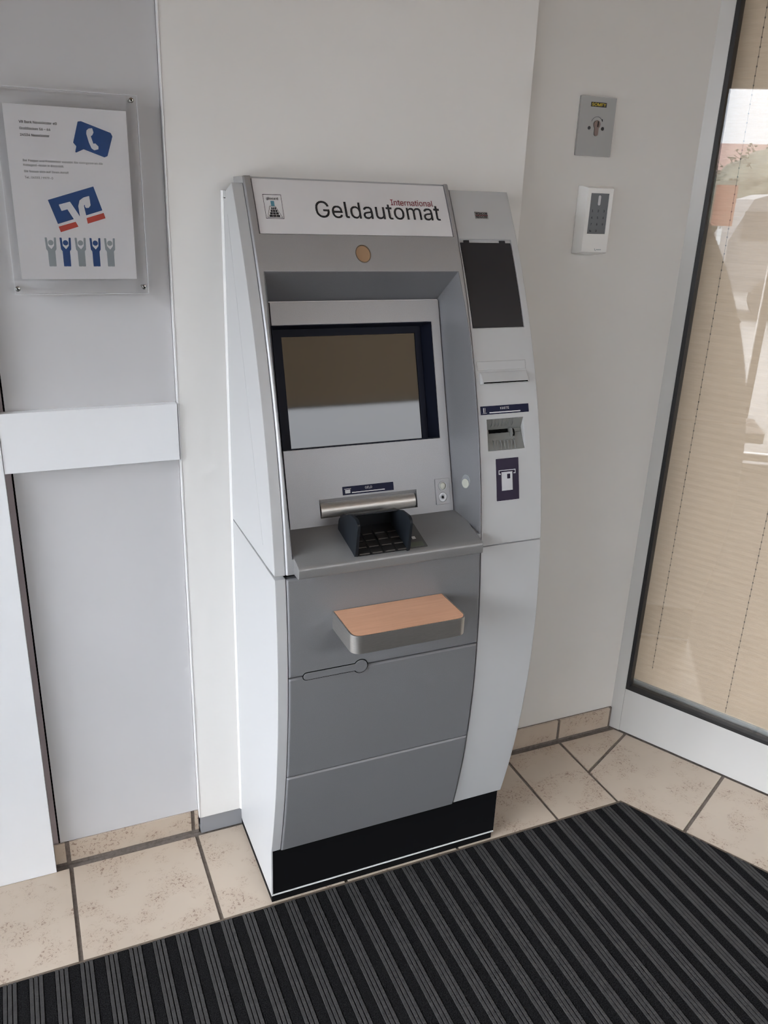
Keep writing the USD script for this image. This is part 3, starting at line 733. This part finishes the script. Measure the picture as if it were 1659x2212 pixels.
# plinth
obj('plinth', bx(0.0036, 0.5855, 0.0008, 0.28, 0.0222, 0.1475), M['plinth_black'], atm, 'black plinth')
obj('plinth_strip', bx(0.0, 0.5855, -0.0006, 0.2845, 0.0182, 0.0204), M['edge_white'], atm, 'thin white strip')
obj('foot', bx(0.0005, 0.580, 0.0004, 0.28, 0.0, 0.0181), M['plinth_black'], atm, 'black foot')

# ---------------------------------------------------------------- notice on the left
hold = xform('sign_holder', 'clear acrylic sign holder screwed to the grey wall panel', 'sign holder')
pf = rrect(-0.3915, -0.1525, 1.3385, 1.6840)
obj('acrylic_plate', relief(pf, SW(0.2700), 0.0, 0.005), M['acrylic'], hold, 'clear acrylic plate')
obj('acrylic_edge', relief(pf.difference(pf.buffer(-0.0012)), SW(0.2700), -0.0006, 0.0054), M['acrylic_edge'], hold, 'pale polished edge')
for x, z in ((-0.1630, 1.6755), (-0.3860, 1.3490), (-0.1610, 1.3510), (-0.3830, 1.6750)):
    scw = trimesh.creation.revolve(np.array([(0.0, 0.0075), (0.0026, 0.0074), (0.0042, 0.0066), (0.0045, 0.0056), (0.0045, 0.0051), (0.0030, 0.005), (0.0030, -0.027), (0.0, -0.027)]), sections=16)
    vv = scw.vertices.copy()
    scw.vertices = SW(0.2700)(vv[:, 0] + x, vv[:, 1] + z, vv[:, 2])
    s_ = obj('screw', scw, M['chrome'], hold, smooth=40)
    obj('screw_socket', relief(Point(x, z).buffer(0.0016, quad_segs=3), SW(0.2700), 0.0072, 0.0077), M['void'], s_)
PG = SW(0.2712)
sheet = obj('notice_sheet', bx(-0.3772, -0.1728, 0.2712, 0.2718, 1.3655, 1.6575), M['paper'], None, 'white paper notice with blue bank emblem, inside the acrylic holder', cat='notice')
def ptext(s, x, z, h, width, bold=False):
    return text(s, x, z, h, PG, w=0.00005, width=width, bold=bold, depth=0.0002)
obj('lettering', cat(ptext('VR Bank Neumünster eG', -0.3535, 1.6280, 0.0038, 0.0617, True), ptext('Großflecken 56 – 64', -0.3537, 1.6177, 0.0038, 0.0503, True), ptext('24534 Neumünster', -0.3536, 1.6074, 0.0038, 0.0477, True)), M['ink'], sheet, 'bold address lines')
obj('lettering', cat(ptext('Bei Fragen und Problemen wenden Sie sich gerne an die', -0.3536, 1.5663, 0.0036, 0.1338), ptext('Kollegen/-innen in Boostedt.', -0.3536, 1.5589, 0.0036, 0.0670),
                     ptext('Sie freuen sich auf Ihren Anruf!', -0.3537, 1.5486, 0.0036, 0.0741), ptext('Tel.: 04393 / 9979-0', -0.3534, 1.5384, 0.0036, 0.0466)), M['ink'], sheet, 'small message lines')
bub = Polygon([(-0.2567, 1.6356), (-0.2512, 1.6364), (-0.2019, 1.6201), (-0.1992, 1.6145), (-0.2102, 1.5813), (-0.2156, 1.5789), (-0.2505, 1.5907), (-0.2657, 1.5836), (-0.2625, 1.5951), (-0.2673, 1.6007)]).buffer(-0.0014).buffer(0.0014)
pho = Polygon([(-0.2392, 1.6253), (-0.2331, 1.6262), (-0.2312, 1.6194), (-0.2338, 1.6145), (-0.2364, 1.6129), (-0.2330, 1.6006), (-0.2298, 1.6015), (-0.2247, 1.5966), (-0.2251, 1.5919), (-0.2324, 1.5899), (-0.2368, 1.5928), (-0.2405, 1.6020), (-0.2439, 1.6166), (-0.2430, 1.6220)]).buffer(0.0009).buffer(-0.0009).buffer(-0.0006).buffer(0.0006)
obj('speech_bubble', relief(bub.difference(pho), PG, 0.00005, 0.00025), M['print_blue'], sheet, 'blue speech bubble with telephone receiver')
rectl = Polygon([(-0.3191, 1.5035), (-0.2392, 1.5289), (-0.2266, 1.4882), (-0.3059, 1.4629)])
vl = Polygon([(-0.3016, 1.4962), (-0.2818, 1.5018), (-0.2693, 1.4812), (-0.2668, 1.4765), (-0.2682, 1.4945), (-0.2651, 1.5044), (-0.2580, 1.5095), (-0.2477, 1.5126), (-0.2465, 1.4965), (-0.2500, 1.4920), (-0.2550, 1.4915), (-0.2567, 1.4940), (-0.2567, 1.4965), (-0.2576, 1.4970), (-0.2582, 1.4945), (-0.2556, 1.4780), (-0.2535, 1.4500), (-0.2660, 1.4500), (-0.2775, 1.4712), (-0.2874, 1.4885), (-0.2976, 1.4853)])
vl = vl.buffer(-0.0008).buffer(0.0016, quad_segs=5).buffer(-0.0008, quad_segs=5) if False else vl.buffer(-0.0009).buffer(0.0009, quad_segs=6)
obj('bank_emblem', relief(rectl.difference(vl), PG, 0.00005, 0.00025), M['print_blue'], sheet, 'blue emblem with white winged V')
obj('bank_emblem', cat(relief(Polygon([(-0.3052, 1.4583), (-0.2750, 1.4673), (-0.2709, 1.4589), (-0.3022, 1.4488)]), PG, 0.00005, 0.00025), relief(Polygon([(-0.2554, 1.4742), (-0.2247, 1.4838), (-0.2222, 1.4745), (-0.2540, 1.4644)]), PG, 0.00005, 0.00025)), M['print_red'], sheet, 'two red bars')
for cx_, m_ in ((-0.3214, 'print_grey'), (-0.2960, 'print_blue'), (-0.2699, 'print_grey'), (-0.2439, 'print_blue'), (-0.2180, 'print_grey')):
    fig = Polygon([(-.0096, 1.4393), (-.0060, 1.4393), (-.0052, 1.4250), (0, 1.4190), (.0052, 1.4250), (.0060, 1.4393), (.0096, 1.4393), (.0088, 1.4190), (.0064, 1.4155), (.0062, 1.3885), (.0006, 1.3885), (0, 1.3892), (-.0006, 1.3885), (-.0062, 1.3885), (-.0064, 1.4155), (-.0088, 1.4190)]).buffer(-0.0009).buffer(0.0009)
    fig = unary_union([fig, Point(0, 1.4303).buffer(0.0046, quad_segs=8)])
    obj('figure_print', relief(affinity.translate(fig, cx_, 0), PG, 0.00005, 0.00025), M[m_], sheet, 'blue figure with raised arms' if m_ == 'print_blue' else 'grey figure with raised arms')

# ---------------------------------------------------------------- key switch and keypad on the right wall
KY = 0.2953
ks = xform('key_switch', 'square aluminium key switch plate above the keypad on the wall', 'key switch')
obj('plate', relief(rrect(0.8160, 0.9128, 1.6326, 1.7555, 0.0015), SW(KY), 0.0, 0.0055), M['plate_alu'], ks)
K2 = SW(KY - 0.0055)
nb = obj('name_strip', relief(rrect(0.8437, 0.8860, 1.7346, 1.7441), K2, 0.0, 0.0006), M['black'], ks, 'black strip with yellow letters')
obj('lettering', text('SOMFY', 0.8455, 1.7364, 0.0060, lambda x, z, w: K2(x, z, np.asarray(w) + 0.0006), width=0.0388, bold=True), M['brand_yellow'], nb)
lkc = unary_union([Point(0.8650, 1.6985).buffer(0.0088, quad_segs=10), rrect(0.8600, 0.8700, 1.6748, 1.6985, 0.0045)])
lc = obj('lock_cylinder', relief(lkc, K2, 0.0, 0.0022), M['lock_brass'], ks, 'brownish profile lock cylinder')
obj('keyhole', relief(rrect(0.8662, 0.8684, 1.6935, 1.7050), K2, 0.0022, 0.0026), M['void'], lc, 'black keyhole')
for x in (0.8453, 0.8822):
    obj('screw', relief(Point(x, 1.6908).buffer(0.0036, quad_segs=6), K2, 0.0, 0.0010), M['ink'], ks, 'dark screw')
arc = Point(0.8650, 1.6985).buffer(0.0165, quad_segs=16).difference(Point(0.8650, 1.6985).buffer(0.0158, quad_segs=16)).intersection(sbox(0.8500, 1.7040, 0.8795, 1.73))
arr = Polygon([(0.8800, 1.7105), (0.8765, 1.7100), (0.8808, 1.7050)])
obj('direction_arrow', cat(relief(arc, K2, 0.0, 0.0003), relief(arr, K2, 0.0, 0.0003)), M['ink'], ks, 'engraved arc with arrow')

kp = xform('alarm_keypad', 'slim white alarm keypad with grey key field below the key switch', 'keypad')
hx0, hx1, hz0, hz1 = 0.8390, 0.9240, 1.4190, 1.5685
hp = hull_man([(x, y, z) for (x0_, x1_, y) in ((hx0, hx1 + 0.004, KY), (hx0 + 0.001, hx1 + 0.003, KY - 0.012), (hx0 + 0.009, hx1 - 0.004, KY - 0.026)) for x in (x0_, x1_) for z in (hz0 - (0 if y > 0.27 else -0.004), hz1 - (0 if y > 0.27 else 0.004))] + [(0.885, KY - 0.010, hz0 - 0.004)])
hm = hp
fld = hull_man([(x, y, z) for x in (0.8580, 0.9095) for y in (KY - 0.0245, KY - 0.05) for z in (1.4640, 1.5535)])
obj('housing', to_tm(hm - fld), M['keypad_white'], kp, 'white plastic housing')
kf = obj('key_field', bx(0.8582, 0.9093, KY - 0.0246, KY - 0.0240, 1.4642, 1.5533), M['keypad_grey'], kp, 'grey key field')
K3 = SW(KY - 0.0246)
obj('indicator_window', relief(rrect(0.8800, 0.8870, 1.5270, 1.5490, 0.0034), K3, 0.0, 0.0005), M['label_white'], kf, 'pale oval indicator')
dig = []
for r, row in enumerate(('123', '456', '789')):
    for c, ch in enumerate(row):
        dig.append(text(ch, None, 1.5125 - 0.0148 * r, 0.0048, K3, center=0.8675 + 0.0162 * c, w=0.0, bold=True))
dig += [relief(rrect(0.8650, 0.8670, 1.4683, 1.4728), K3, 0.0, 0.0003), relief(rrect(0.8680, 0.8698, 1.4683, 1.4715), K3, 0.0, 0.0003), text('0', None, 1.4683, 0.0048, K3, center=0.8837, w=0.0, bold=True)]
obj('key_digits', cat(*dig), M['ink'], kf, 'dark digits')
K4 = SW(KY - 0.0260)
obj('logo_print', cat(relief(Polygon([(0.8842, 1.4275), (0.8850, 1.4275), (0.8862, 1.4245), (0.8885, 1.4225), (0.8872, 1.4215), (0.8848, 1.4240)]), lambda x, z, w: K4(x, z + 0.004, w), 0.0, 0.0003), *[relief(rrect(0.8895 + 0.0021 * q_, 0.8909 + 0.0021 * q_, 1.4275, 1.4297), K4, 0.0, 0.0003) for q_ in range(7)]), M['print_grey'], kp, 'tiny grey logo')

# ---------------------------------------------------------------- entrance mat
mt = xform('entrance_mat', 'black ribbed entrance mat set into the tiled floor', 'mat')
MY = -2.6
matp = Polygon([(-1.99, -0.0125), mat_c + np.array([-0.001, -0.002]), mat_pt((mat_c[1] - MY) / 0.8869), (-1.99, MY)])
obj('mat_base', ext(matp, 0.0025).apply_translation([0, 0, -0.0038]), M['void'], mt, 'black backing')
edge_poly = Polygon([(-1.99, -0.0065), mat_pt(0, 0.0035) + np.array([0.0, 0.0035]), mat_pt(2.9, 0.0035), mat_pt(2.9, -0.0005), mat_c + np.array([-0.001, -0.002]), (-1.99, -0.0125)])
obj('edging', ext(edge_poly, 0.006).apply_translation([0, 0, -0.0058]), M['mat_edge'], mt, 'brown metal edging')
PITCH, X00 = 0.0495, -0.3208
def right_y(x):                                # where the slanted edge meets a rib
    return -0.0125 if x < mat_c[0] - 0.002 else mat_c[1] - (x - mat_c[0]) / mat_dir[0] * 0.8869 - 0.004
def rib(x0, x1, z0, z1, chamfer, nick=True):
    ya, yb = right_y(x0), right_y(x1)
    if ya < MY + 0.3:
        return None
    c = chamfer
    pts = []
    for y_a, y_b in (((ya - 0.0005), (yb - 0.0005)), (MY, MY)):
        pts.append([(x0, y_a, z0), (x0, y_a, z1 - c), (x0 + c, y_a, z1), (x1 - c, y_b, z1), (x1, y_b, z1 - c), (x1, y_b, z0)])
    v = np.array(pts[0] + pts[1]); f = []
    for k in range(6):
        a, b = k, (k + 1) % 6
        f += [[a, b, b + 6], [a, b + 6, a + 6]]
    f += [[0, k + 1, k] for k in range(1, 5)] + [[6, 6 + k, 7 + k] for k in range(1, 5)]
    m = trimesh.Trimesh(v, np.array(f), process=False)
    if m.volume < 0: m.invert()
    return m
k = -24
while X00 + PITCH * k < 2.1:
    x = X00 + PITCH * k
    for j in range(3):
        m_ = rib(x + 0.0092 * j + random.uniform(-0.0002, 0.0002), x + 0.0092 * j + 0.0076, -0.0015, 0.0032, 0.0008)
        if m_ is not None:
            obj('rib', m_, M['rib'], mt, smooth=False)
    m_ = rib(x + 0.0268, x + PITCH - 0.0004, -0.0015, 0.0022, 0.001)
    if m_ is not None:
        obj('pile_strip', m_, M['pile'], mt, smooth=False)
    k += 1

# ---------------------------------------------------------------- outside, seen in the door glass
obj('ground', bx(-60, 40, -60, 40, -0.30, -0.07), mat('pavement', (0.13, 0.125, 0.12), 0.9), None, 'grey pavement outside the windows', cat='ground', kind='structure')
hs = xform('house', 'low house with red roof across the street', 'house')
HX, HY = -30.0, -3.0
obj('wall', bx(HX - 8, HX, HY - 9, HY + 5, -0.07, 2.5), mat('house_brick', (0.24, 0.18, 0.15), 0.9), hs)
rfp = [(-0.6, 2.45), (8.6, 2.45), (4.0, 3.75)]
rf = ext(Polygon(rfp), 15.0); vv = rf.vertices
rf.vertices = np.stack([HX - 8 + vv[:, 0], HY - 9.5 + vv[:, 2], vv[:, 1]], 1)
if rf.volume < 0: rf.invert()
obj('roof', rf, mat('house_roof', (0.13, 0.065, 0.05), 0.8), hs)
for y in (-10, -6.5, -1):
    wn = obj('window', bx(HX - 0.02, HX + 0.04, y, y + 1.4, 0.9, 2.1), M['frame_white'], hs)
    obj('pane', bx(HX + 0.04, HX + 0.06, y + 0.1, y + 1.3, 1.0, 2.0), M['anthracite'], wn)
leafm = noisy('leaf', (0.030, 0.035, 0.022), (0.07, 0.075, 0.05), 3.0, 0.8)
def tree(x, y, r, h, label, seed):
    t = xform('tree', label, 'tree')
    rg = np.random.default_rng(seed)
    c = trimesh.creation.icosphere(4, 1.0)
    d = c.vertices
    c.vertices = d * np.array([r, r, h / 2]) * (0.90 + 0.22 * meshkit.fbm(d * 3.0, 4, seed)[:, None]) + np.array([x, y, h / 2])
    obj('crown', c, leafm, t, smooth=False)
    tw = []
    for i in range(260):
        a = rg.normal(size=3); a[2] = abs(a[2]); a /= np.linalg.norm(a)
        p = a * np.array([r, r, h / 2]) * 0.95 + np.array([x, y, h / 2])
        q = p + a * rg.uniform(0.06, 0.30) + rg.normal(size=3) * 0.05
        tw.append(cyl(p, q, 0.006, 4))
        for j in range(3):
            lf = trimesh.creation.icosphere(0, 1.0)
            lf.apply_scale([0.035, 0.035, 0.02]); lf.apply_translation(p + (q - p) * rg.uniform(0.4, 1.05) + rg.normal(size=3) * 0.03)
            tw.append(lf)
    obj('twigs', cat(*tw), leafm, t, smooth=False)
    obj('trunk', cyl((x, y, -0.07), (x, y, h * 0.5), 0.12, 10), mat(f'bark_{seed}', (0.08, 0.06, 0.045), 0.9), t)
tree(-16.0, -3.9, 2.1, 2.72, 'round bushy tree across the street, left of the hedge row', 3)
tree(-17.0, -9.6, 2.4, 3.3, 'taller bushy tree beyond the parked van', 5)

van = xform('parked_van', 'silver grey van parked outside the shop window', 'van')
vx0, vx1, vy1, vy0 = -11.6, -10.0, -1.60, -6.2
bd_ = hull_man([(x, y, z) for x in (vx0, vx1) for y, z in ((vy1, 0.35), (vy1, 1.05), (vy1 - 0.25, 1.62), (vy1 - 0.5, 1.70), (vy0 + 1.6, 1.70), (vy0 + 0.9, 1.1), (vy0, 0.9), (vy0, 0.35))])
obj('body', to_tm(bd_), mat('van_silver', (0.085, 0.085, 0.088), 0.5), van)
obj('side_window', bx(vx1 - 0.01, vx1 + 0.012, vy0 + 1.7, vy1 - 0.16, 1.08, 1.46), M['anthracite'], van, 'dark side windows')
for y in (vy1 - 0.75, vy0 + 0.85):
    obj('wheel', cyl((vx1 - 0.2, y, 0.27), (vx1 + 0.02, y, 0.27), 0.32, 24), M['black'], van)
ob = xform('street_sign', 'orange sign board on a post outside the shop window', 'sign')
obj('board', bx(-9.04, -9.0, -1.45, -1.18, 1.27, 1.78), mat('sign_orange', (0.17, 0.055, 0.03), 0.7), ob)
obj('post', cyl((-9.06, -1.315, -0.07), (-9.06, -1.315, 1.27), 0.03, 12), M['alu'], ob)
